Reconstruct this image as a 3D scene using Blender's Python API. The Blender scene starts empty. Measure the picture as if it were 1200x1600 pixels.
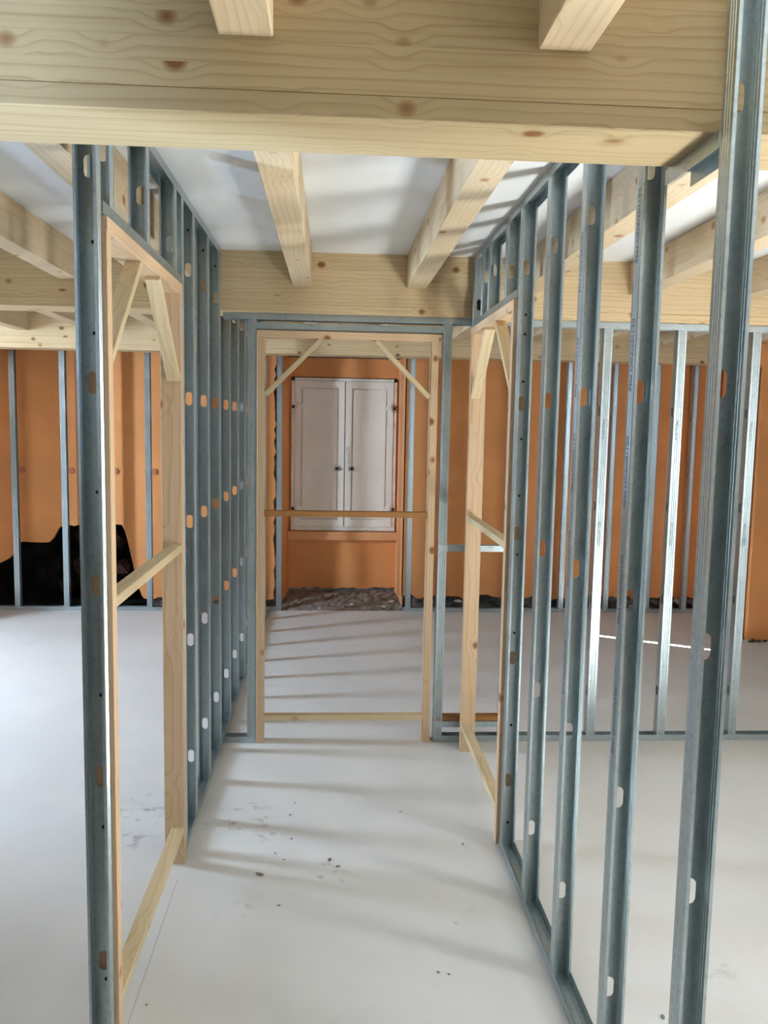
import bpy, math, random
from mathutils import Vector, Matrix, Euler
from mathutils.geometry import tessellate_polygon

random.seed(7)
sc = bpy.context.scene
COL = sc.collection
RAD = math.radians

# ------------------------------------------------------------------ camera
F_PX, YAW, PITCH, ROLL, EYE = 1300.0, RAD(3.56), RAD(6.07), RAD(1.06), 1.62
fwd = Vector((math.sin(YAW) * math.cos(PITCH), math.cos(YAW) * math.cos(PITCH), -math.sin(PITCH)))
rgt = Vector((math.cos(YAW), -math.sin(YAW), 0))
upv = rgt.cross(fwd)
r2 = rgt * math.cos(ROLL) + upv * math.sin(ROLL)
u2 = -rgt * math.sin(ROLL) + upv * math.cos(ROLL)
cd = bpy.data.cameras.new('camera')
cam = bpy.data.objects.new('camera', cd)
COL.objects.link(cam)
cd.sensor_fit = 'VERTICAL'
cd.sensor_height = 24.0
cd.lens = 24.0 * F_PX / 1600.0
cd.clip_start = 0.02
m = Matrix((r2, u2, -fwd)).transposed().to_4x4()
m.translation = (0, 0, EYE)
cam.matrix_world = m
sc.camera = cam

# ------------------------------------------------------------------ light
sc.view_settings.view_transform = 'Standard'
sc.view_settings.look = 'None'
sc.view_settings.gamma = 1.0
sc.view_settings.use_curve_mapping = False
sc.view_settings.exposure = 0.0
try:
    sc.cycles.use_denoising = True
    sc.cycles.max_bounces = 10
    sc.cycles.diffuse_bounces = 7
    sc.cycles.glossy_bounces = 5
    sc.cycles.sample_clamp_indirect = 0.0
    sc.cycles.use_guiding = True
    sc.cycles.caustics_reflective = False
    sc.cycles.caustics_refractive = False
except Exception:
    pass

w = bpy.data.worlds.new('world')
sc.world = w
w.use_nodes = True
w.node_tree.nodes['Background'].inputs[0].default_value = (0.70, 0.84, 1.0, 1)
w.node_tree.nodes['Background'].inputs[1].default_value = 1.2

SUN_DIR = Vector((-0.873, 0.488, -1.0)).normalized()      # the way the sunlight travels
sd = bpy.data.lights.new('sun', 'SUN')
sd.energy = 470.0
sd.angle = RAD(0.53)
sd.color = (0.95, 0.99, 1.0)
sun = bpy.data.objects.new('sun', sd)
COL.objects.link(sun)
sun.rotation_euler = SUN_DIR.to_track_quat('-Z', 'Y').to_euler()


def window_light(name, loc, size_u, size_v, direction, energy, color):
    d = bpy.data.lights.new(name, 'AREA')
    d.shape = 'RECTANGLE'
    d.size, d.size_y = size_u, size_v
    d.energy = energy
    d.color = color
    o = bpy.data.objects.new(name, d)
    COL.objects.link(o)
    o.location = loc
    o.rotation_euler = Vector(direction).to_track_quat('-Z', 'Y').to_euler()
    return o


# daylight standing in the window openings of the room
XL, XR, YB, YF, CEIL = -5.0, 3.42, -4.5, 7.2, 2.42
window_light('daylight_right', (XR + 0.10, 0.82, 1.48), 0.60, 1.16, (-1, 0, 0), 80, (0.90, 0.96, 1.0))
window_light('daylight_left', (XL - 0.10, 4.35, 1.65), 0.70, 1.3, (1, 0, 0), 350, (0.64, 0.80, 1.0))
window_light('daylight_rear_left', (-3.10, 0.40, 0.60), 0.28, 0.9, (1, 0, 0), 430, (0.50, 0.70, 1.0))

# ------------------------------------------------------------------ materials


def new_mat(name):
    mt = bpy.data.materials.new(name)
    mt.use_nodes = True
    nt = mt.node_tree
    b = nt.nodes['Principled BSDF']
    return mt, nt, b


def N(nt, t, **k):
    n = nt.nodes.new(t)
    for a, v in k.items():
        setattr(n, a, v)
    return n


def math_node(nt, op, a, b=None, c=None):
    n = N(nt, 'ShaderNodeMath', operation=op)
    for i, v in enumerate((a, b, c)):
        if v is None:
            continue
        if isinstance(v, (int, float)):
            n.inputs[i].default_value = v
        else:
            nt.links.new(v, n.inputs[i])
    return n.outputs[0]


def vmath(nt, op, a, b=None):
    n = N(nt, 'ShaderNodeVectorMath', operation=op)
    for i, v in enumerate((a, b)):
        if v is None:
            continue
        if isinstance(v, (tuple, list)):
            n.inputs[i].default_value = v
        else:
            nt.links.new(v, n.inputs[i])
    return n


def mixc(nt, fac, a, b):
    n = N(nt, 'ShaderNodeMix', data_type='RGBA')
    if isinstance(fac, (int, float)):
        n.inputs[0].default_value = fac
    else:
        nt.links.new(fac, n.inputs[0])
    for i, v in ((6, a), (7, b)):
        if isinstance(v, (tuple, list)):
            n.inputs[i].default_value = (*v, 1)
        else:
            nt.links.new(v, n.inputs[i])
    return n.outputs[2]


def smooth(nt, v, lo, hi, a=0.0, b=1.0):
    n = N(nt, 'ShaderNodeMapRange', interpolation_type='SMOOTHSTEP')
    nt.links.new(v, n.inputs[0])
    for i, x in enumerate((lo, hi, a, b)):
        n.inputs[i + 1].default_value = x
    return n.outputs[0]


def noise(nt, vec, scale, detail=3, rough=0.5):
    n = N(nt, 'ShaderNodeTexNoise')
    nt.links.new(vec, n.inputs['Vector'])
    n.inputs['Scale'].default_value = scale
    n.inputs['Detail'].default_value = detail
    n.inputs['Roughness'].default_value = rough
    return n.outputs[0]


def wood(name, pale, late, knot=(0.22, 0.085, 0.03), knot_amt=1.0, freq=62.0):
    """pine: local X runs along the timber; rings, streaks and knots"""
    mt, nt, b = new_mat(name)
    tc = N(nt, 'ShaderNodeTexCoord')
    oi = N(nt, 'ShaderNodeObjectInfo')
    rnd = vmath(nt, 'SCALE', (1, 1, 1))
    cx = N(nt, 'ShaderNodeCombineXYZ')
    nt.links.new(math_node(nt, 'MULTIPLY', oi.outputs['Random'], 37.0), cx.inputs[0])
    nt.links.new(math_node(nt, 'MULTIPLY', oi.outputs['Random'], 13.7), cx.inputs[1])
    nt.links.new(math_node(nt, 'MULTIPLY', oi.outputs['Random'], 23.3), cx.inputs[2])
    nt.nodes.remove(rnd)
    p = vmath(nt, 'ADD', tc.outputs['Object'], cx.outputs[0]).outputs[0]
    # knots
    vo = N(nt, 'ShaderNodeTexVoronoi', feature='F1')
    nt.links.new(vmath(nt, 'MULTIPLY', p, (0.8, 1.0, 1.0)).outputs[0], vo.inputs['Vector'])
    vo.inputs['Scale'].default_value = 8.5
    kd = vo.outputs['Distance']
    # distortion of the grain
    d1 = noise(nt, vmath(nt, 'MULTIPLY', p, (1.1, 5.0, 5.0)).outputs[0], 1.0, 2)
    d2 = noise(nt, vmath(nt, 'MULTIPLY', p, (3.0, 26.0, 26.0)).outputs[0], 1.0, 3)
    off = vmath(nt, 'ADD', tc.outputs['Object'], (0, 0.03, 0.11)).outputs[0]
    sep = N(nt, 'ShaderNodeSeparateXYZ')
    nt.links.new(off, sep.inputs[0])
    yy = math_node(nt, 'MULTIPLY', sep.outputs[1], sep.outputs[1])
    zz = math_node(nt, 'MULTIPLY', sep.outputs[2], sep.outputs[2])
    r = math_node(nt, 'SQRT', math_node(nt, 'ADD', yy, zz))
    ph = math_node(nt, 'MULTIPLY', r, freq)
    ph = math_node(nt, 'ADD', ph, math_node(nt, 'MULTIPLY', d1, 3.4))
    ph = math_node(nt, 'ADD', ph, math_node(nt, 'MULTIPLY', d2, 0.7))
    ph = math_node(nt, 'ADD', ph, math_node(nt, 'MULTIPLY', smooth(nt, kd, 0.12, 0.45, 1.0, 0.0), 0.9))
    fr = math_node(nt, 'FRACT', ph)
    line = math_node(nt, 'POWER', fr, 5.0)
    line = math_node(nt, 'MULTIPLY', line, smooth(nt, fr, 0.93, 1.0, 1.0, 0.0))
    streak = noise(nt, vmath(nt, 'MULTIPLY', p, (1.2, 90.0, 90.0)).outputs[0], 1.0, 3)
    broad = noise(nt, vmath(nt, 'MULTIPLY', p, (0.7, 6.0, 6.0)).outputs[0], 1.0, 3)
    col = mixc(nt, math_node(nt, 'MULTIPLY', line, 0.78), pale, late)
    col = mixc(nt, smooth(nt, streak, 0.45, 0.75, 0.0, 0.28), col, late)
    col = mixc(nt, smooth(nt, broad, 0.4, 0.75, 0.0, 0.35), col, tuple(c * 0.82 for c in pale))
    tone = math_node(nt, 'MULTIPLY_ADD', oi.outputs['Random'], 0.16, 0.90)
    hs = N(nt, 'ShaderNodeHueSaturation')
    nt.links.new(col, hs.inputs['Color'])
    nt.links.new(tone, hs.inputs['Value'])
    ring = smooth(nt, kd, 0.12, 0.18, knot_amt, 0.0)
    core = smooth(nt, kd, 0.08, 0.135, knot_amt, 0.0)
    c2 = mixc(nt, math_node(nt, 'MULTIPLY', ring, 0.6), hs.outputs[0], (late[0] * .8, late[1] * .62, late[2] * .5))
    c3 = mixc(nt, math_node(nt, 'MULTIPLY', core, 0.9), c2, knot)
    nt.links.new(c3, b.inputs['Base Color'])
    b.inputs['Roughness'].default_value = 0.62
    b.inputs['Specular IOR Level'].default_value = 0.25
    bump = N(nt, 'ShaderNodeBump')
    bump.inputs['Strength'].default_value = 0.12
    bump.inputs['Distance'].default_value = 0.002
    nt.links.new(streak, bump.inputs['Height'])
    nt.links.new(bump.outputs[0], b.inputs['Normal'])
    return mt


M_BEAM = wood('glulam_pine', (0.52, 0.40, 0.225), (0.32, 0.205, 0.085))
M_BEAM_LIT = wood('lit_glulam_pine', (0.64, 0.49, 0.295), (0.42, 0.27, 0.12))  # same pine as the front beam; stronger far-room light mixed into its colour
M_RAFTER = wood('rafter_pine', (0.64, 0.505, 0.33), (0.46, 0.315, 0.16), knot_amt=0.8)
M_FRAME = wood('frame_pine', (0.68, 0.49, 0.31), (0.47, 0.285, 0.14), freq=80)
M_LATH = wood('lath_pine', (0.66, 0.53, 0.33), (0.50, 0.35, 0.17), knot_amt=0.3, freq=80)
M_LATH_DARK = wood('brown_shaded_lath_pine', (0.42, 0.20, 0.065), (0.30, 0.13, 0.04), knot_amt=0.2, freq=80)  # brown lath tone, with the door spreader's shade mixed in

# galvanised steel
M_STEEL, nt, b = new_mat('galvanised_steel')
tc = N(nt, 'ShaderNodeTexCoord')
vo = N(nt, 'ShaderNodeTexVoronoi')
vo.inputs['Scale'].default_value = 120
nt.links.new(tc.outputs['Object'], vo.inputs['Vector'])
ns = noise(nt, tc.outputs['Object'], 9, 4, 0.6)
nz = noise(nt, vmath(nt, 'MULTIPLY', tc.outputs['Object'], (200.0, 200.0, 1.5)).outputs[0], 1.0, 2)
c = mixc(nt, ns, (0.345, 0.425, 0.445), (0.485, 0.565, 0.585))
hs = N(nt, 'ShaderNodeHueSaturation')
hs.inputs['Saturation'].default_value = 0.0
nt.links.new(vo.outputs['Color'], hs.inputs['Color'])
c = mixc(nt, 0.12, c, hs.outputs[0])
nt.links.new(c, b.inputs['Base Color'])
b.inputs['Metallic'].default_value = 0.92
nt.links.new(smooth(nt, math_node(nt, 'ADD', math_node(nt, 'MULTIPLY', ns, 0.5), math_node(nt, 'MULTIPLY', nz, 0.5)), 0.3, 0.75, 0.30, 0.46), b.inputs['Roughness'])


def plain(name, col, rough=0.7, metal=0.0, spec=0.4, var=0.0, vscale=6.0, bump=0.0):
    mt, nt, b = new_mat(name)
    tc = N(nt, 'ShaderNodeTexCoord')
    n1 = noise(nt, tc.outputs['Object'], vscale, 5, 0.6)
    nt.links.new(mixc(nt, smooth(nt, n1, 0.3, 0.7), tuple(c * (1 - var) for c in col), tuple(min(1, c * (1 + var)) for c in col)), b.inputs['Base Color'])
    b.inputs['Roughness'].default_value = rough
    b.inputs['Metallic'].default_value = metal
    b.inputs['Specular IOR Level'].default_value = spec
    if bump:
        bp = N(nt, 'ShaderNodeBump')
        bp.inputs['Strength'].default_value = bump
        bp.inputs['Distance'].default_value = 0.01
        nt.links.new(noise(nt, tc.outputs['Object'], vscale * 6, 6, 0.65), bp.inputs['Height'])
        nt.links.new(bp.outputs[0], b.inputs['Normal'])
    return mt


M_CEIL = plain('white_ceiling_panel', (0.80, 0.82, 0.82), 0.55, var=0.02)
M_ORANGE = plain('orange_painted_plaster', (0.74, 0.31, 0.105), 0.75, var=0.07, vscale=2.2, bump=0.15)
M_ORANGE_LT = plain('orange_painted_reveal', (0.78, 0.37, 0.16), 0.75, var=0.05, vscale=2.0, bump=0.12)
M_STONE = plain('rough_grey_masonry', (0.13, 0.115, 0.10), 0.95, var=0.6, vscale=14, bump=0.9)
M_RUBBLE = plain('dusty_rubble', (0.24, 0.20, 0.17), 0.95, var=0.4, vscale=16, bump=0.8)
M_SOOT = plain('soot_black_masonry', (0.012, 0.010, 0.009), 0.95, spec=0.1, var=0.8, vscale=5, bump=0.9)
M_BURNT = plain('burnt_brown_masonry', (0.06, 0.028, 0.018), 0.95, spec=0.1, var=0.7, vscale=12, bump=0.9)
M_SHELL = plain('bare_stone_room_wall', (0.20, 0.17, 0.145), 0.8, var=0.05)
M_BLOCKER = plain('pale_grey_blocker_wall', (0.45, 0.48, 0.52), 0.8, var=0.04)  # colour of an added light blocker, pale so the nearest stud reflects it
M_WHITE = plain('white_window_paint', (0.85, 0.79, 0.71), 0.45, var=0.04, vscale=3.0)
M_WHITE_FR = plain('worn_white_window_frame', (0.80, 0.76, 0.68), 0.55, var=0.12, vscale=9.0)
M_PLATE = plain('grey_handle_plate', (0.42, 0.40, 0.37), 0.5, metal=0.3)
M_DARK = plain('dark_metal', (0.02, 0.018, 0.016), 0.5, metal=0.3)
M_SCREW = plain('black_screw', (0.01, 0.01, 0.01), 0.5)
M_INK = plain('grey_ink', (0.10, 0.13, 0.15), 0.8)
M_PINK = plain('pink_plastic_plug', (0.50, 0.19, 0.10), 0.6)
M_RED = plain('red_clip', (0.33, 0.06, 0.05), 0.6)
M_CHALK = plain('pencil_line', (0.52, 0.52, 0.51), 0.9)
M_CRUMB = plain('dark_dirt', (0.20, 0.185, 0.17), 0.95, var=0.4, vscale=80)

# floor: pale primed board with smudges
M_FLOOR, nt, b = new_mat('pale_floor_board')
tc = N(nt, 'ShaderNodeTexCoord')
P = tc.outputs['Object']
n1 = noise(nt, P, 1.3, 4, 0.55)
n2 = noise(nt, P, 9.0, 6, 0.65)
n3 = noise(nt, P, 34.0, 5, 0.6)
c = mixc(nt, smooth(nt, n1, 0.3, 0.7), (0.655, 0.655, 0.64), (0.715, 0.715, 0.70))
c = mixc(nt, smooth(nt, n2, 0.55, 0.8, 0.0, 0.22), c, (0.52, 0.50, 0.47))
c = mixc(nt, smooth(nt, n3, 0.70, 0.78, 0.0, 0.45), c, (0.30, 0.29, 0.28))
for (sx, sy, sr, amt) in ((-0.37, 3.30, 0.19, .75), (-0.24, 3.16, 0.10, .6), (-0.83, 3.35, 0.24, .7), (-0.80, 3.12, 0.16, .65),
                          (0.02, 2.86, 0.13, .5), (-0.30, 2.62, 0.09, .4), (0.45, 2.55, 0.10, .35), (1.15, 2.3, 0.12, .3)):
    dist = vmath(nt, 'DISTANCE', vmath(nt, 'MULTIPLY', P, (1, 1.0, 0)).outputs[0], (sx, sy, 0)).outputs['Value']
    msk = smooth(nt, dist, sr * 0.3, sr, 1.0, 0.0)
    blot = smooth(nt, noise(nt, P, 17.0, 5, 0.6), 0.53, 0.66)
    c = mixc(nt, math_node(nt, 'MULTIPLY', math_node(nt, 'MULTIPLY', msk, blot), amt), c, (0.30, 0.29, 0.28))
nt.links.new(c, b.inputs['Base Color'])
b.inputs['Roughness'].default_value = 0.5
b.inputs['Specular IOR Level'].default_value = 0.35

# ------------------------------------------------------------------ builders


def link(name, me, mat=None, parent=None, loc=None, rot=None):
    o = bpy.data.objects.new(name, me)
    COL.objects.link(o)
    if mat is not None and me is not None and not me.materials:
        me.materials.append(mat)
    if parent is not None:
        o.parent = parent
    if loc is not None:
        o.location = loc
    if rot is not None:
        o.rotation_euler = rot
    return o


def tag(o, label, cat, group=None):
    o['label'] = label
    o['category'] = cat
    o['kind'] = 'thing'
    if group:
        o['group'] = group
    return o


def thing(name, label, cat, loc=(0, 0, 0), group=None):
    o = bpy.data.objects.new(name, None)
    COL.objects.link(o)
    o.location = loc
    o.empty_display_size = 0.1
    return tag(o, label, cat, group)


def structure(o):
    o['kind'] = 'structure'
    return o


def mesh(name, v, f):
    me = bpy.data.meshes.new(name)
    me.from_pydata(v, [], f)
    me.update()
    return me


def box_data(lo, hi):
    x0, y0, z0 = lo
    x1, y1, z1 = hi
    v = [(x0, y0, z0), (x1, y0, z0), (x1, y1, z0), (x0, y1, z0), (x0, y0, z1), (x1, y0, z1), (x1, y1, z1), (x0, y1, z1)]
    f = [(0, 3, 2, 1), (4, 5, 6, 7), (0, 1, 5, 4), (1, 2, 6, 5), (2, 3, 7, 6), (3, 0, 4, 7)]
    return v, f


def boxes_mesh(name, bl):
    V, Fc = [], []
    for lo, hi in bl:
        v, f = box_data(lo, hi)
        n = len(V)
        V += v
        Fc += [tuple(i + n for i in q) for q in f]
    return mesh(name, V, Fc)


_bars = {}


def bar_mesh(L, wy, wz, ch):
    """a timber: length L along local X, chamfered long edges"""
    key = (round(L, 4), round(wy, 4), round(wz, 4), round(ch, 4))
    if key in _bars:
        return _bars[key]
    a, c_ = wy / 2, wz / 2
    prof = [(-a + ch, -c_), (a - ch, -c_), (a, -c_ + ch), (a, c_ - ch), (a - ch, c_), (-a + ch, c_), (-a, c_ - ch), (-a, -c_ + ch)]
    v = [(-L / 2, y, z) for y, z in prof] + [(L / 2, y, z) for y, z in prof]
    f = [tuple(range(7, -1, -1)), tuple(range(8, 16))] + [(i, (i + 1) % 8, (i + 1) % 8 + 8, i + 8) for i in range(8)]
    me = mesh('timber', v, f)
    _bars[key] = me
    return me


def timber(name, p0, p1, wy, wz, side, mat, parent=None, base=(0, 0, 0), ch=0.002):
    """wy is the width across `side`, wz the width across the third axis"""
    p0, p1 = Vector(p0), Vector(p1)
    d = p1 - p0
    L = d.length
    X = d.normalized()
    Y = Vector(side)
    Y = (Y - X * Y.dot(X)).normalized()
    Z = X.cross(Y)
    me = bar_mesh(L, wy, wz, ch).copy()
    o = link(name, me, mat, parent)
    mw = Matrix((X, Y, Z)).transposed().to_4x4()
    mw.translation = (p0 + p1) / 2 - Vector(base)
    o.matrix_local = mw
    return o


def profile_mesh(name, prof, z0, z1):
    n = len(prof)
    v = [(x, y, z0) for x, y in prof] + [(x, y, z1) for x, y in prof]
    f = [(i, i + 1, i + 1 + n, i + n) for i in range(n - 1)]
    return v, f


WEB, FL, LIP = 0.050, 0.043, 0.006
_studs = {}


def stud_mesh(L, holes):
    """C-stud: web on y=0, flanges reaching to -y, oval service holes in the web"""
    key = (round(L, 3), tuple(round(h, 3) for h in holes))
    if key in _studs:
        return _studs[key]
    h = WEB / 2
    g = 0.0014

    def flange(s):
        pts = [(s * h, 0)]
        for k in (0.30, 0.52, 0.74):
            y = -FL * k
            pts += [(s * h, y + 0.0025), (s * (h - g), y + 0.0010), (s * (h - g), y - 0.0010), (s * h, y - 0.0025)]
        pts += [(s * h, -FL), (s * (h - LIP), -FL)]
        return pts
    V, Fc = [], []
    for s in (-1, 1):
        pr = flange(s)
        v, f = profile_mesh('p', pr, 0, L)
        n = len(V)
        V += v
        Fc += [tuple(i + n for i in (q if s > 0 else q[::-1])) for q in f]
    # web with slots, in bands
    hw, hh, seg = 0.0125, 0.026, 8
    cuts = [0.0]
    for a, b_ in zip(holes, holes[1:]):
        cuts.append((a + b_) / 2)
    cuts.append(L)
    if not holes:
        n = len(V)
        V += [(-h, 0, 0), (h, 0, 0), (h, 0, L), (-h, 0, L)]
        Fc.append((n, n + 1, n + 2, n + 3))
    for k, hz in enumerate(holes):
        lo, hi = cuts[k], cuts[k + 1]
        outer = [Vector((-h, 0, lo)), Vector((h, 0, lo)), Vector((h, 0, hi)), Vector((-h, 0, hi))]
        slot = []
        for i in range(seg + 1):
            t = math.pi * i / seg
            slot.append(Vector((hw * math.cos(t), 0, hz + (hh - hw) + hw * math.sin(t))))
        for i in range(seg + 1):
            t = math.pi + math.pi * i / seg
            slot.append(Vector((hw * math.cos(t), 0, hz - (hh - hw) + hw * math.sin(t))))
        tris = tessellate_polygon([[Vector((p.x, p.z, 0)) for p in outer], [Vector((p.x, p.z, 0)) for p in slot]])
        n = len(V)
        V += [tuple(p) for p in outer + slot]
        Fc += [tuple(i + n for i in t) for t in tris]
    me = mesh('stud', V, Fc)
    me.materials.append(M_STEEL)
    _studs[key] = me
    return me


def solid(o, t=0.0011):
    md = o.modifiers.new('sheet', 'SOLIDIFY')
    md.thickness = t
    md.offset = 0
    return o


HOLES = [0.262, 0.745, 1.222, 1.702, 2.190]


def stud(parent, base, x, y, z0, z1, rz=0.0, dz=0.0, holes=True):
    """x,y: the middle of the web; open side towards -y before turning by rz"""
    hl = [hz + dz - z0 for hz in HOLES if z0 + 0.05 < hz + dz < z1 - 0.05] if holes else []
    o = link('stud', stud_mesh(z1 - z0, hl), None, parent, Vector((x, y, z0)) - Vector(base), (0, 0, rz))
    return solid(o)


def track(name, parent, base, p0, p1, up=1, wid=0.052, fl=0.030):
    """U-track from p0 to p1 (centre of its web), flanges up (1) or down (-1)"""
    p0, p1 = Vector(p0), Vector(p1)
    d = p1 - p0
    L = d.length
    h = wid / 2
    prof = [(-h, up * fl), (-h, 0), (-h * .45, 0), (-h * .35, up * .0015), (h * .35, up * .0015), (h * .45, 0), (h, 0), (h, up * fl)]
    n = len(prof)
    v = [(0, a, b_) for a, b_ in prof] + [(L, a, b_) for a, b_ in prof]
    f = [(i, i + 1, i + 1 + n, i + n) for i in range(n - 1)]
    me = mesh(name, v, f)
    o = link(name, me, M_STEEL, parent, p0 - Vector(base), (0, 0, math.atan2(d.y, d.x)))
    return solid(o)


def disc_mesh(name, r, t, n=10):
    v = [(r * math.cos(2 * math.pi * i / n), -t, r * math.sin(2 * math.pi * i / n)) for i in range(n)]
    v += [(r * math.cos(2 * math.pi * i / n), 0.002, r * math.sin(2 * math.pi * i / n)) for i in range(n)]
    v.append((0, -t * 1.2, 0))
    f = [(i, (i + 1) % n, (i + 1) % n + n, i + n) for i in range(n)] + [((i + 1) % n, i, 2 * n) for i in range(n)]
    return mesh(name, v, f)


SCREW = disc_mesh('screw', 0.0045, 0.003)
SCREW.materials.append(M_SCREW)


def screws(st, zs, x=0.0):
    for z in zs:
        link('screw', SCREW, None, st, (x, -0.0012, z - st.get('z0', 0.0)))


def print_text(st, txt, z, size=0.016):
    """ink lettering on the front flange of a stud (reads downwards)"""
    cu = bpy.data.curves.new('txt', 'FONT')
    cu.body = txt
    cu.size = size
    tmp = bpy.data.objects.new('txt', cu)
    COL.objects.link(tmp)
    bpy.context.view_layer.update()
    me = bpy.data.meshes.new_from_object(tmp.evaluated_get(bpy.context.evaluated_depsgraph_get()))
    bpy.data.objects.remove(tmp)
    bpy.data.curves.remove(cu)
    # text plane xy -> world: text x runs down (-z), text y runs to +X, facing -Y
    sx = st.location
    for v in me.vertices:
        x, y, _ = v.co
        # stud local: rz=+90 => local x = world y, local -y = world +x
        v.co = (-WEB / 2 - 0.0013, -(y + 0.012), z - x)
    o = link('print', me, M_INK, st)
    o['label'] = 'small grey printed lettering'
    return o


# ------------------------------------------------------------------ the setting
structure(link('floor', boxes_mesh('floor', [((XL, YB, -0.08), (XR, 7.26, 0.0))]), M_FLOOR))
floor = bpy.data.objects['floor']
ln = link('pencil_line', boxes_mesh('line', [((-0.5345, 1.9, 0.0), (-0.5310, 2.83, 0.0006))]), M_CHALK, floor)
structure(link('ceiling', boxes_mesh('ceiling', [((XL, YB, CEIL), (XR, YF + 0.6, CEIL + 0.1))]), M_CEIL))


def wall_with_openings(name, axis, pos, thick, a0, a1, openings, mat, z1=CEIL):
    """axis 'x': wall on the plane x=pos running along y (a0..a1); openings = (a0, a1, z0, z1)"""
    bl = []
    cur = a0
    for (o0, o1, q0, q1) in sorted(openings):
        bl.append((cur, o0, 0.0, z1))
        if q0 > 0:
            bl.append((o0, o1, 0.0, q0))
        if q1 < z1:
            bl.append((o0, o1, q1, z1))
        cur = o1
    bl.append((cur, a1, 0.0, z1))
    lo, hi = min(pos, pos + thick), max(pos, pos + thick)
    if axis == 'x':
        return structure(link(name, boxes_mesh(name, [((lo, a, c_), (hi, b_, d_)) for a, b_, c_, d_ in bl]), mat))
    return structure(link(name, boxes_mesh(name, [((a, lo, c_), (b_, hi, d_)) for a, b_, c_, d_ in bl]), mat))


wall_with_openings('wall_right', 'x', XR, 0.06, YB, YF + 0.6, [(0.52, 1.12, 0.90, 2.06), (5.465, 5.527, 0.60, 1.61)], M_SHELL)
wall_with_openings('wall_left', 'x', XL, -0.06, 1.26, YF + 0.6, [(4.0, 4.7, 1.0, 2.3)], M_SHELL)
wall_with_openings('wall_side', 'x', -3.0, -0.06, YB, 1.26, [(0.26, 0.54, 0.15, 1.05)], M_SHELL)  # unseen wall stepped inward so its window light reaches the beam stronger
wall_with_openings('wall_return', 'y', 1.20, 0.06, XL, -3.0, [], M_SHELL)  # closes the added step in the left wall
wall_with_openings('wall_rear', 'y', YB, -0.06, XL, XR, [], M_SHELL)
# unseen walls added to block light behind and left of the camera
wall_with_openings('wall_blocker_cross', 'y', -0.95, 0.10, -1.30, XR, [], M_SHELL)
wall_with_openings('wall_blocker_left', 'x', -1.30, 0.10, -0.85, 1.107, [], M_BLOCKER)  # added so its end cuts off the blue light on the front beam

wall_with_openings('wall_blocker_stub', 'x', -3.20, -0.06, 1.26, 3.65, [], M_SHELL)  # unseen wall added to shade the near-left floor from the left window
wall_with_openings('wall_blocker_low', 'y', 1.22, 0.08, -3.0, -0.66, [], M_SHELL, z1=1.25)  # unseen low wall added to keep rear-left light off floor and studs
structure(link('wall_blocker_far', boxes_mesh('wall_blocker_far', [((XL, 6.2, 0), (-3.2, 7.245, CEIL))]), M_ORANGE))  # unseen block added to shade the left end of the orange wall

# ---- back wall: rough masonry core, orange plaster layer with ragged edges, window niche, sooty hole
YP, YC = 7.20, 7.245      # plaster face, masonry face
NX0, NX1 = -0.445, 0.615  # niche mouth


def ragged(x0, x1, z, amp, step, seed):
    r = random.Random(seed)
    n = max(2, int(abs(x1 - x0) / step))
    return [(x0 + (x1 - x0) * i / n, z + (0 if i in (0, n) else r.uniform(-amp, amp))) for i in range(n + 1)]


def prism_poly(name, loops, y0, y1):
    """polygon with holes in the XZ plane, extruded from y0 (front) to y1"""
    tris = tessellate_polygon([[Vector((x, z, 0)) for x, z in lp] for lp in loops])
    flat = [p for lp in loops for p in lp]
    n = len(flat)
    v = [(x, y0, z) for x, z in flat] + [(x, y1, z) for x, z in flat]
    f = [t for t in tris] + [tuple(i + n for i in t[::-1]) for t in tris]
    k = 0
    for lp in loops:
        c_ = len(lp)
        for i in range(c_):
            a, b_ = k + i, k + (i + 1) % c_
            f.append((a, b_, b_ + n, a + n))
        k += c_
    return mesh(name, v, f)


HX0, HX1, HZ = -3.35, -1.62, 0.80
core = structure(link('wall_back', boxes_mesh('wall_back', [
    ((XL, YC, 0), (HX0, YC + 0.6, CEIL)), ((HX0, YC, HZ), (HX1, YC + 0.6, CEIL)), ((HX1, YC, 0), (NX0, YC + 0.6, CEIL)),
    ((NX1, YC, 0), (XR, YC + 0.6, CEIL)), ((NX0, 7.56, 0), (NX1, YC + 0.6, CEIL)), ((NX0, YC, 2.19), (NX1, 7.56, CEIL)),
    ((HX0, YC + 0.5, 0), (HX1, YC + 0.6, HZ))]), M_STONE))
# hole outline (x, z) on the plaster face
hole = [(-3.3, 0.05), (-3.28, 0.30), (-3.05, 0.37), (-2.90, 0.37), (-2.83, 0.375), (-2.76, 0.41), (-2.71, 0.455), (-2.675, 0.50), (-2.66, 0.56),
        (-2.63, 0.562), (-2.55, 0.558), (-2.47, 0.556), (-2.41, 0.56), (-2.375, 0.60), (-2.345, 0.655), (-2.325, 0.69), (-2.29, 0.70), (-2.26, 0.715), (-2.20, 0.70),
        (-2.13, 0.722), (-2.05, 0.73), (-1.95, 0.735), (-1.86, 0.72), (-1.80, 0.715), (-1.775, 0.66), (-1.75, 0.56), (-1.725, 0.44), (-1.70, 0.32),
        (-1.675, 0.20), (-1.64, 0.10)]
rq = random.Random(21)
edge = [(-0.500 + rq.uniform(-.014, .012), 0.09 + 0.047 * i) for i in range(1, 49)]
outlineL = [(XL, 0.06)] + hole + ragged(-1.62, -0.505, 0.075, 0.018, 0.06, 1) + edge + [(-0.50, CEIL), (XL, CEIL)]
link('plaster', prism_poly('plaster', [outlineL], YP, YC), M_ORANGE, core)
outlineR = ragged(NX1, 3.42, 0.105, 0.022, 0.045, 2) + [(3.42, CEIL), (NX1, CEIL)]
link('plaster', prism_poly('plaster', [outlineR], YP, YC), M_ORANGE, core)
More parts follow.
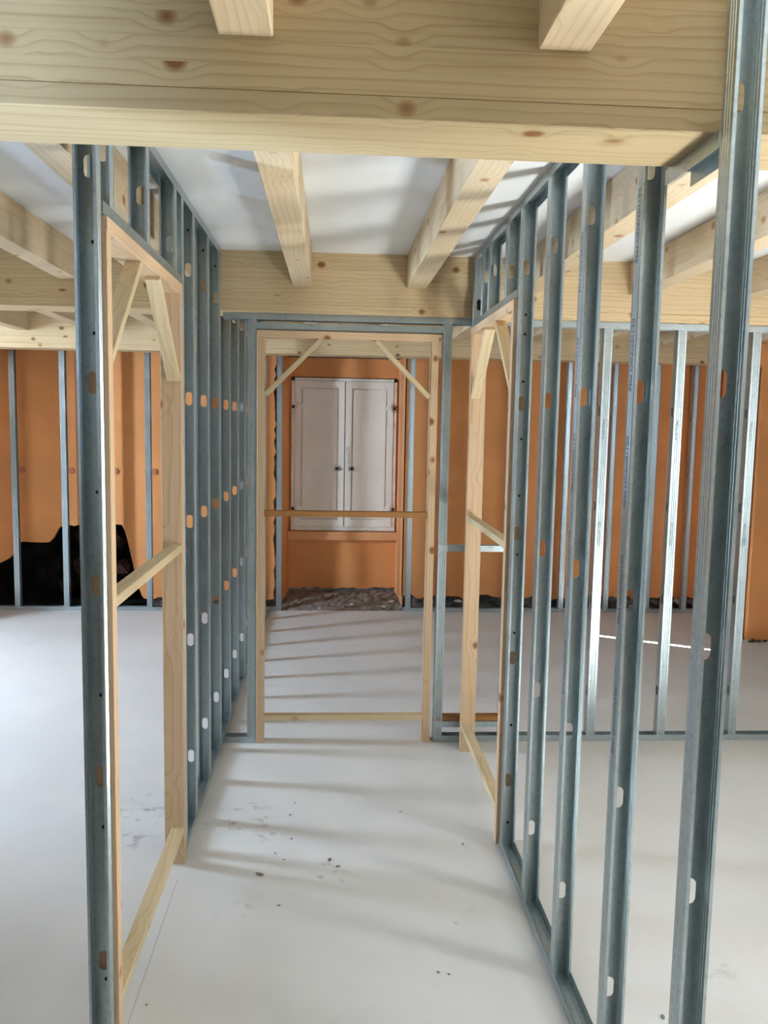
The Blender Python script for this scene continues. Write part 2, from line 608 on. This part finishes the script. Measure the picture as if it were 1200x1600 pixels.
link('plaster', boxes_mesh('plaster', [((NX0, YP, 2.19), (NX1, YC, CEIL))]), M_ORANGE, core)
# broken plaster crumbs and stones along the foot of the wall (right of the niche)
rs = random.Random(5)


def stone_mesh(name, r, rr):
    v, f = [], []
    ico = [(0, 0, 1), (.89, 0, .45), (.28, .85, .45), (-.72, .53, .45), (-.72, -.53, .45), (.28, -.85, .45), (.72, .53, -.45), (-.28, .85, -.45),
           (-.89, 0, -.45), (-.28, -.85, -.45), (.72, -.53, -.45), (0, 0, -1)]
    fs = [(0, 1, 2), (0, 2, 3), (0, 3, 4), (0, 4, 5), (0, 5, 1), (1, 6, 2), (2, 7, 3), (3, 8, 4), (4, 9, 5), (5, 10, 1), (6, 7, 2), (7, 8, 3), (8, 9, 4),
          (9, 10, 5), (10, 6, 1), (11, 7, 6), (11, 8, 7), (11, 9, 8), (11, 10, 9), (11, 6, 10)]
    for p in ico:
        k = r * rr.uniform(.7, 1.2)
        v.append((p[0] * k, p[1] * k * .8, p[2] * k * .6))
    return mesh(name, v, fs)


STONES = [stone_mesh('rubble_stone', 1.0, rs) for _ in range(4)]
M_PLB = plain('broken_plaster', (0.50, 0.46, 0.42), 0.95, var=0.3, vscale=20)
x = 0.70
sid = 0
while x < 3.25:
    s = rs.uniform(0.022, 0.045)
    me = STONES[sid % 4].copy()
    me.materials.append(M_PLB if rs.random() < 0.3 else M_STONE)
    o = link('rubble_stone', me, None, core, (x, 7.205 + rs.uniform(-.03, .02), s * 0.55 if rs.random() < .6 else 0.07), (rs.uniform(0, .5), rs.uniform(0, .5), rs.uniform(0, 6)))
    o.scale = (s * rs.uniform(1, 1.8), s, s)
    x += rs.uniform(0.05, 0.11)
    sid += 1
# the sooty cavity
cv = link('hearth_cavity', boxes_mesh('cavity', [((HX0, YC + 0.32, 0), (HX1, YC + 0.5, HZ)), ((HX0, YP + .01, -0.08), (HX1, YC + .5, 0.012)),
                                             ((HX0, YC, HZ - .01), (HX1, YC + .4, HZ + .03)), ((HX0 - .02, YC, 0), (HX0 + .02, YC + .4, HZ)), ((HX1 - .02, YC, 0), (HX1 + .02, YC + .4, HZ))]), M_SOOT, core)
for (bx, bz, bs) in ((-2.17, 0.58, 0.13), (-2.05, 0.42, 0.15), (-2.22, 0.30, 0.12), (-1.92, 0.55, .14), (-1.85, .30, .14), (-2.05, .13, .14), (-1.8, .1, .12), (-2.35, .12, .1)):
    me = STONES[rs.randrange(4)].copy()
    me.materials.append(M_BURNT)
    o = link('burnt_stone', me, None, core, (bx, YC + 0.22, bz), (rs.uniform(0, 1), rs.uniform(0, 1), rs.uniform(0, 3)))
    o.scale = (bs, bs, bs * 1.1)

# niche: reveals, ledge below the window, rubble floor
YW = 7.50
rv, rf = [], []


def quad_prism(name, plan, z0, z1, mat, parent):
    n = len(plan)
    v = [(x_, y_, z0) for x_, y_ in plan] + [(x_, y_, z1) for x_, y_ in plan]
    f = [tuple(range(n - 1, -1, -1)), tuple(range(n, 2 * n))] + [(i, (i + 1) % n, (i + 1) % n + n, i + n) for i in range(n)]
    return link(name, mesh(name, v, f), mat, parent)


quad_prism('reveal', [(NX0 - .01, YP), (NX0 + .002, YP), (-0.392, 7.56), (NX0 - .01, 7.56)], 0.0, 2.2, M_ORANGE, core)
quad_prism('reveal', [(NX1 - .002, YP), (NX1 + .01, YP), (NX1 + .01, 7.56), (0.578, 7.56)], 0.0, 2.2, M_ORANGE_LT, core)
link('niche_panel', prism_poly('niche_panel', [ragged(-0.42, 0.60, 0.115, 0.012, 0.04, 9) + [(0.60, 0.60), (-0.42, 0.60)]], 7.52, 7.565), M_ORANGE, core)
link('niche_panel', boxes_mesh('niche_panel', [((-0.42, 7.525, 2.02), (0.60, 7.565, 2.2)), ((-0.42, 7.53, 0.6), (-0.375, 7.565, 2.2)), ((0.565, 7.53, .6), (.60, 7.565, 2.2))]), M_ORANGE, core)
link('ledge', boxes_mesh('ledge', [((-0.40, 7.455, 0.565), (0.588, 7.56, 0.640))]), M_ORANGE_LT, core)
# rubble bed
nx, ny = 36, 12
V, Fc = [], []
rb = random.Random(3)
for j in range(ny + 1):
    for i in range(nx + 1):
        t = j / ny
        zz = 0.004 + 0.085 * t ** 0.8 + rb.uniform(-.008, .012) * (1 if 0 < j < ny else 0.4)
        V.append((NX0 - 0.0 + (NX1 - NX0) * i / nx, 7.09 + 0.46 * t, zz))
for j in range(ny):
    for i in range(nx):
        a = j * (nx + 1) + i
        Fc.append((a, a + 1, a + nx + 2, a + nx + 1))
link('rubble_bed', mesh('rubble_bed', V, Fc), M_RUBBLE, core)
for i in range(12):
    me = STONES[i % 4].copy()
    me.materials.append(M_PLB if i % 3 == 0 else M_RUBBLE)
    s = rb.uniform(.012, .026)
    xx = rb.uniform(-.40, .58)
    yy = rb.uniform(7.12, 7.48)
    o = link('rubble_stone', me, None, core, (xx, yy, 0.012 + 0.085 * ((yy - 7.09) / .46) ** .8), (0, 0, rb.uniform(0, 6)))
    o.scale = (s * 1.4, s, s)

# ---- window with closed white inner shutters
win = structure(thing('window_1', 'white double shutter window closed in the orange niche', 'window', (0.095, YW, 0.64)))
WB = (0.095, YW, 0.64)


def rel_boxes(name, bl, mat, parent, base):
    bx = Vector(base)
    return link(name, boxes_mesh(name, [(tuple(Vector(a) - bx), tuple(Vector(b_) - bx)) for a, b_ in bl]), mat, parent)


wx0, wx1, wz0, wz1 = -0.375, 0.563, 0.648, 2.012
rel_boxes('window_frame', [((wx0, YW, wz0), (wx0 + .028, YW + .06, wz1)), ((wx1 - .028, YW, wz0), (wx1, YW + .06, wz1)),
                           ((wx0, YW, wz1 - .026), (wx1, YW + .06, wz1)), ((wx0, YW - .012, wz0), (wx1, YW + .06, wz0 + .034))], M_WHITE_FR, win, WB)
mid = 0.102
for (a, b_, s) in ((wx0 + .030, mid - .004, 1), (mid + .004, wx1 - .030, -1)):
    za, zb = wz0 + .036, wz1 - .028
    lf = rel_boxes('shutter_leaf', [((a, YW - .006, za), (a + .055, YW + .03, zb)), ((b_ - .055, YW - .006, za), (b_, YW + .03, zb)),
                                    ((a + .055, YW - .006, zb - .058), (b_ - .055, YW + .03, zb)), ((a + .055, YW - .006, za), (b_ - .055, YW + .03, za + .066)),
                                    ((a + .055, YW + .024, za + .066), (b_ - .055, YW + .03, zb - .058))], M_WHITE, win, WB)
    rel_boxes('shutter_panel', [((a + .067, YW + .004, za + .078), (b_ - .067, YW + .024, zb - .070))], M_WHITE, lf, WB)
    kx = mid - s * 0.062
    pl = rel_boxes('handle_plate', [((kx - .026, YW - .010, 1.188), (kx + .026, YW - .006, 1.232))], M_PLATE, lf, WB)
    kn = link('knob', disc_mesh('knob', 0.0135, 0.02, 12), M_DARK, lf, Vector((kx - s * .004, YW - .010, 1.21)) - Vector(WB))
    for hz in (1.755, 0.845):
        hx = a + .012 if s > 0 else b_ - .012
        rel_boxes('hinge', [((hx - .010, YW - .012, hz - .045), (hx + .010, YW + .006, hz + .045)), ((hx + s * .012 - .004, YW - .034, hz - .022), (hx + s * .060, YW - .004, hz + .024))] if s > 0 else
                  [((hx - .010, YW - .012, hz - .045), (hx + .010, YW + .006, hz + .045)), ((hx - .060, YW - .034, hz - .022), (hx - .008, YW - .004, hz + .024))], M_WHITE_FR, lf, WB)
        rel_boxes('hinge_pin', [((hx - s * .026 - .009, YW - .022, hz - .014), (hx - s * .026 + .009, YW - .0, hz + .012))], M_DARK, lf, WB)
rel_boxes('bolt', [((mid + .012, YW - .014, 1.33), (mid + .040, YW + .004, 1.41)), ((mid + .02, YW - .02, 1.27), (mid + .032, YW + .004, 1.33)), ((mid + .014, YW - .012, 1.255), (mid + .044, YW + .004, 1.285))], M_WHITE_FR, win, WB)
crumbp = STONES[1].copy()
crumbp.materials.append(M_PLB)
o = tag(link('plaster_lump', crumbp, None, None, (0.315, 7.472, 0.6495)), 'small pale plaster lump on the ledge under the window', 'plaster lump')
o.scale = (0.034, 0.018, 0.016)

# ---- orange pier at the right end of the back wall
pier = structure(link('wall_pier', mesh('wall_pier', *(lambda pl: ([(x_, y_, 0.0) for x_, y_ in pl] + [(x_, y_, CEIL) for x_, y_ in pl],
        [tuple(range(len(pl) - 1, -1, -1)), tuple(range(len(pl), 2 * len(pl)))] + [(i, (i + 1) % len(pl), (i + 1) % len(pl) + len(pl), i + len(pl)) for i in range(len(pl))]))(
        [(3.40, 7.22), (3.20, 6.10), (XR, 6.09), (XR, 7.22)])), M_ORANGE))
for i in range(4):
    s = rs.uniform(.015, .03)
    me = STONES[i % 4].copy()
    me.materials.append(M_PLB if i % 4 == 0 else M_STONE)
    o = link('rubble_stone', me, None, pier, (3.19 + .05 * i, 6.085 + rs.uniform(-.02, .01), s * .5), (0, 0, rs.uniform(0, 6)))
    o.scale = (s * 1.6, s, s)

# ------------------------------------------------------------------ beams and rafters
BZ0, LAM = 2.137, 0.0404


def beam(name, label, y0, y1, x0, x1, mat=None):
    b0 = ((x0 + x1) / 2, (y0 + y1) / 2, BZ0)
    t = thing(name, label, 'beam', b0, 'glulam ceiling beams')
    for k in range(7):
        z = BZ0 + LAM * (k + .5)
        timber('lamella', (x0 + .001, b0[1], z), (x1 - .001, b0[1], z), y1 - y0, LAM, (0, 1, 0), mat or M_BEAM, t, b0, ch=0.0022 if k == 0 else 0.0004)
    return t


beam('glulam_beam', 'pale pine glulam beam crossing overhead, with rafter ends butting its front', 1.486, 1.680, XL, XR)
beam('glulam_beam', 'pine glulam beam above the wooden door frame that faces the window', 4.06, 4.27, XL, XR, M_BEAM_LIT)
beam('glulam_beam', 'pine glulam beam along the orange back wall above the shutter window', 6.48, 6.69, XL, XR, M_BEAM_LIT)
RZ0, RZ1, RW = 2.262, CEIL, 0.092
# rafters: x centre -0.16 + 0.545 k
XS = [-0.155 + 0.543 * k for k in range(-5, 7) if -0.155 + 0.543 * k < XR - 0.1]


def rafter(x_, y0, y1, label, group):
    base = (x_, (y0 + y1) / 2, RZ0)
    o = timber('rafter', (x_, y0, (RZ0 + RZ1) / 2), (x_, y1, (RZ0 + RZ1) / 2), RZ1 - RZ0 - .002, RW, (0, 0, 1), M_RAFTER, None, (0, 0, 0), ch=0.0025)
    return tag(o, label, 'rafter', group)


rafter(XS[5], -0.44, 1.485, 'pine rafter butting the front of the overhead beam, farther from the tall foreground stud', 'rafters in front of the overhead beam')
rafter(XS[6], -0.44, 1.485, 'pine rafter butting the front of the overhead beam, nearer to the tall foreground stud', 'rafters in front of the overhead beam')
ORD = ('first', 'second', 'third', 'fourth', 'fifth', 'sixth')
for k, x_ in enumerate(XS):
    lab = {5: 'pine rafter over the corridor, the one nearer the close stud row', 6: 'pine rafter over the corridor with shadow bars, the one nearer the tall punched studs'}.get(k)
    side = ORD[4 - k] + ' pine rafter out from the corridor, over the room with the sooty hole' if x_ < 0 else ORD[k - 7] + ' pine rafter out from the corridor, behind the tall punched studs'
    rafter(x_, 1.681, 4.059, lab or side, 'rafters between the two glulam beams')
for k, x_ in enumerate(XS):
    lab = {5: 'pine rafter in the far bay before the shutter window, nearer the sooty hole', 6: 'pine rafter in the far bay before the shutter window, nearer the orange pier'}.get(k)
    side = 'far bay pine rafter, ' + (ORD[4 - k] + ' from the shutter window towards the sooty hole' if x_ < 0 else ORD[k - 7] + ' from the shutter window towards the orange pier')
    rafter(x_, 4.271, 6.479, lab or side, 'rafters in the far bay')

# ------------------------------------------------------------------ metal stud partitions
TZ = CEIL - 0.001
# -- left corridor partition
LX = -0.562
bL = (LX, 4.4, 0.0)
pl = thing('stud_partition', 'galvanised stud partition with close stud row, opposite the row of tall punched studs', 'partition', bL)
s0 = stud(pl, bL, LX, 2.004, 0.002, TZ - .002)
screws(s0, [0.211, 0.613, 0.949, 1.444, 1.814, 2.02], 0.006)
for y_ in (3.30, 3.67, 4.03):
    s_ = stud(pl, bL, LX, y_, 0.002, TZ - .002)
    screws(s_, [2.335])
for y_ in (4.42, 4.80, 5.18, 5.56, 5.95, 6.34):
    stud(pl, bL, LX, y_, 0.002, TZ - .002)
stud(pl, bL, LX, 6.76, 0.002, TZ - .002)
stud(pl, bL, LX, 3.022, 0.002, TZ - .002, rz=math.pi)
for y_ in (2.118, 2.517, 2.935):
    s_ = stud(pl, bL, LX, y_, 2.118, TZ - .002, dz=0.07 if y_ < 2.6 else 0.02)
track('floor_track', pl, bL, (LX, 2.965, 0.001), (LX, 7.10, 0.001))
track('floor_track', pl, bL, (LX, 1.955, 0.001), (LX, 2.012, 0.001))
track('ceiling_track', pl, bL, (LX, 1.685, TZ), (LX, 4.05, TZ), -1)
track('ceiling_track', pl, bL, (LX, 4.28, TZ), (LX, 6.47, TZ), -1)
track('header_track', pl, bL, (LX, 2.012, 2.089), (LX, 3.01, 2.089), 1)

# -- right corridor partition
RX = 0.687
bR = (RX, 2.7, 0.0)
pr = thing('stud_partition', 'galvanised partition frame right of the corridor, open row of tall punched studs', 'partition', bR)
for y_, zt in ((1.462, TZ - .002), (1.862, TZ - .002), (2.285, TZ - .002), (2.665, TZ - .002)):
    s_ = stud(pr, bR, RX, y_, 0.002, zt)
    if 1.7 < y_ < 2.5:
        for z_ in (2.14, 1.86, 1.60, 1.33, 1.02):
            print_text(s_, 'RE1107/ZGO M48', z_, 0.021)
s_ = stud(pr, bR, RX, 3.045, 0.002, TZ - .002)
screws(s_, [0.09, 0.48, 0.84, 1.14, 1.36, 1.57, 1.78, 1.95, 2.02], 0.004)
stud(pr, bR, RX, 4.014, 0.002, TZ - .002, rz=math.pi)
for y_ in (3.30, 3.67, 3.83):
    stud(pr, bR, RX, y_, 2.113, TZ - .002, dz=0.03 if y_ < 3.5 else 0.10)
track('floor_track', pr, bR, (RX, 0.95, 0.001), (RX, 3.052, 0.001))
track('ceiling_track', pr, bR, (RX, 1.685, TZ), (RX, 4.05, TZ), -1)
track('beam_track', pr, bR, (RX, 1.466, BZ0 - .001), (RX, 1.70, BZ0 - .001), -1)
track('header_track', pr, bR, (RX, 3.055, 2.085), (RX, 4.03, 2.085), 1)

# -- cross partition under the middle beam, with its doorway
DY = 4.127
bD = (0.9, DY, 0.0)
pd = thing('stud_partition', 'galvanised stud partition under the middle beam, across the corridor end', 'partition', bD)
DT = BZ0 - 0.001
stud(pd, bD, -0.376, DY, 0.002, DT - .002, rz=-math.pi / 2)
st_d = stud(pd, bD, 0.530, DY, 0.002, DT - .002, rz=math.pi / 2)
screws(st_d, [0.115, 0.125])
stud(pd, bD, 0.868, DY, 0.002, DT - .002, rz=math.pi / 2)
pst = []
for x_ in (1.328, 1.702, 2.085, 2.47):
    s_ = stud(pd, bD, x_, DY, 0.002, DT - .002, rz=math.pi / 2)
    pst.append(s_)
for s_ in pst[:3]:
    print_text(s_, 'RE1107/ZGO', 1.145, 0.021)
    print_text(s_, 'M48 0.6 NF 35', 1.66, 0.016)
track('floor_track', pd, bD, (-0.535, DY, 0.001), (-0.375, DY, 0.001))
track('floor_track', pd, bD, (0.528, DY, 0.001), (2.75, DY, 0.001))
track('ceiling_track', pd, bD, (-0.535, DY, DT), (2.75, DY, DT), -1)
track('header_track', pd, bD, (-0.376, DY, 2.092), (0.530, DY, 2.092), -1)
track('noggin', pd, bD, (0.533, DY, 1.018), (0.866, DY, 1.018), -1)
track('noggin', pd, bD, (0.533, DY, 0.106), (0.866, DY, 0.106), -1)
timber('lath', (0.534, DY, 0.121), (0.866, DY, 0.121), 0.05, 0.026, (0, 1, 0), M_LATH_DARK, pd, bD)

# -- lining frames in front of the orange back wall
BY = 7.06 + 0.026


def lining(label, xs, x0, x1, rz, zs=2.30):
    bb = ((x0 + x1) / 2, BY, 0)
    t = thing('stud_lining', label, 'stud lining', bb, 'stud linings on the back wall')
    out = []
    for x_ in xs:
        out.append(stud(t, bb, x_, BY, 0.002, zs - .002, rz=rz))
    track('floor_track', t, bb, (x0, BY, 0.001), (x1, BY, 0.001))
    track('ceiling_track', t, bb, (x0, BY, zs), (x1, BY, zs), -1)
    return t, bb


PLUG = disc_mesh('wall_plug', 0.027, 0.012, 14)
PLUG.materials.append(M_PINK)
t1, bb1 = lining('galvanised stud lining standing before the orange wall and the black sooty hole', (-3.06, -2.66, -2.255, -1.89, -1.565, -1.17, -0.80), -3.6, -0.60, math.pi / 2)
t2, bb2 = lining('galvanised stud lining before the orange wall between window niche and pier', (0.812, 1.24, 1.61, 1.985, 2.385, 2.755, 3.09), 0.62, 3.20, math.pi / 2)
stud(t2, bb2, 0.64, BY, 0.002, 2.298, rz=math.pi / 2)
t3, bb3 = lining('galvanised stud pair edging the window niche beside the left partition frame', (-0.475,), -0.535, -0.44, math.pi / 2)
for t_, bb_, xs in ((t1, bb1, (-2.62, -2.215, -1.85, -1.525, -1.13)), (t2, bb2, (1.93, 2.33, 2.70, 3.05, 0.83))):
    for x_ in xs:
        link('wall_plug', PLUG, None, t_, Vector((x_, YP, 1.175)) - Vector(bb_))

# -- lining beside the pier
p_a, p_b = Vector((3.345, 6.92, 0)), Vector((3.135, 6.14, 0))
bP = tuple(p_b)
tp = thing('stud_lining', 'galvanised stud lining turned along the side of the orange pier', 'stud lining', bP, 'stud linings on the back wall')
dirp = (p_a - p_b)
ang = math.atan2(dirp.y, dirp.x) - math.pi / 2
for k in (0.03, 0.24, 0.97):
    q = p_b + dirp * k
    s_ = stud(tp, bP, q.x, q.y, 0.002, 2.088, rz=ang + (math.pi if k < .1 else 0))
    if k < .1:
        for z_ in (0.95, 1.41, 1.74):
            link('clip', boxes_mesh('clip', [((-.008, 0.004, -.014), (.008, .010, .014))]), M_RED, s_, (0.0, -0.0, z_)).rotation_euler = (0, 0, 0)
track('floor_track', tp, bP, p_b + Vector((0, 0, .001)), p_a + Vector((0, 0, .001)))
track('ceiling_track', tp, bP, p_b + Vector((0, 0, 2.09)), p_a + Vector((0, 0, 2.09)), -1)

# ------------------------------------------------------------------ wooden door frames with braces


def door_frame(label, origin, axis, across, w0, w1, top, depth_c, jt=0.036, depth=0.072, spread=(1.17, 0.13), lath_side=-1, mats=None, brace=(0.30, 0.27)):
    """axis: unit vector along the opening; across: unit normal of the wall; w0..w1 outer extent along axis"""
    A, C = Vector(axis), Vector(across)
    mf, ml, md_ = mats
    ctr = A * ((w0 + w1) / 2) + C * depth_c
    base = tuple(ctr)
    t = thing('door_frame', label, 'door frame', base, 'braced wooden door frames')

    def P3(a, z, c_=0.0):
        return A * a + C * (depth_c + c_) + Vector((0, 0, z))
    timber('jamb', P3(w0 + jt / 2, 0.001), P3(w0 + jt / 2, top - jt), depth, jt, C, mf, t, base)
    timber('jamb', P3(w1 - jt / 2, 0.001), P3(w1 - jt / 2, top - jt), depth, jt, C, mf, t, base)
    timber('head', P3(w0, top - jt / 2), P3(w1, top - jt / 2), depth, jt, C, mf, t, base)
    lw, lt = 0.044, 0.022
    off = lath_side * (depth / 2 - lw / 2 - 0.002)
    for z in spread:
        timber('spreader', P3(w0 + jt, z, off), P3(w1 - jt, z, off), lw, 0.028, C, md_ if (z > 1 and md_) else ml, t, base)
    bx, bz = brace
    zi = top - jt
    for s, e in ((1, w0 + jt), (-1, w1 - jt)):
        br = timber('brace', P3(e + s * 0.004, zi - bz, off), P3(e + s * bx, zi - 0.004, off), lw, lt, C, ml, t, base)
    return t


M3 = (M_FRAME, M_LATH, None)
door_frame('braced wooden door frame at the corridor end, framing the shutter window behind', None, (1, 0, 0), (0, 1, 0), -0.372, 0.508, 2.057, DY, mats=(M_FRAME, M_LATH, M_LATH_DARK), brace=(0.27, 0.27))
door_frame('braced wooden door frame standing in the left partition frame', None, (0, 1, 0), (1, 0, 0), 2.010, 2.975, 2.085, -0.562, lath_side=1, mats=M3, brace=(0.33, 0.29))
door_frame('braced wooden door frame beside the row of tall punched studs', None, (0, 1, 0), (1, 0, 0), 3.052, 4.000, 2.080, 0.684, lath_side=-1, mats=M3, brace=(0.33, 0.29))

# ------------------------------------------------------------------ crumbs on the floor
rc = random.Random(11)
for (cx_, cy_, s) in ((-0.245, 2.85, .016), (0.005, 2.945, .012), (0.035, 2.90, .010), (-0.20, 3.00, .006), (-0.165, 2.955, .005), (-0.16, 3.31, .007),
                      (-0.145, 3.11, .006), (-0.165, 2.66, .006), (-0.145, 3.42, .006), (0.30, 3.33, .005), (0.33, 2.30, .006), (0.36, 2.29, .005),
                      (-0.50, 2.19, .005), (0.93, 2.09, .010), (0.90, 2.36, .008), (0.52, 3.05, .007), (-0.72, 2.75, .007)):
    me = STONES[rc.randrange(4)].copy()
    me.materials.append(M_CRUMB)
    o = tag(link('dirt_crumb', me, None, None, (cx_, cy_, s * .28)), 'small dark crumb of dirt lying on the pale floor', 'dirt crumb', 'dirt crumbs on the floor')
    o.scale = (s * 1.1, s * .8, s * .5)
    o.rotation_euler = (0, 0, rc.uniform(0, 3))
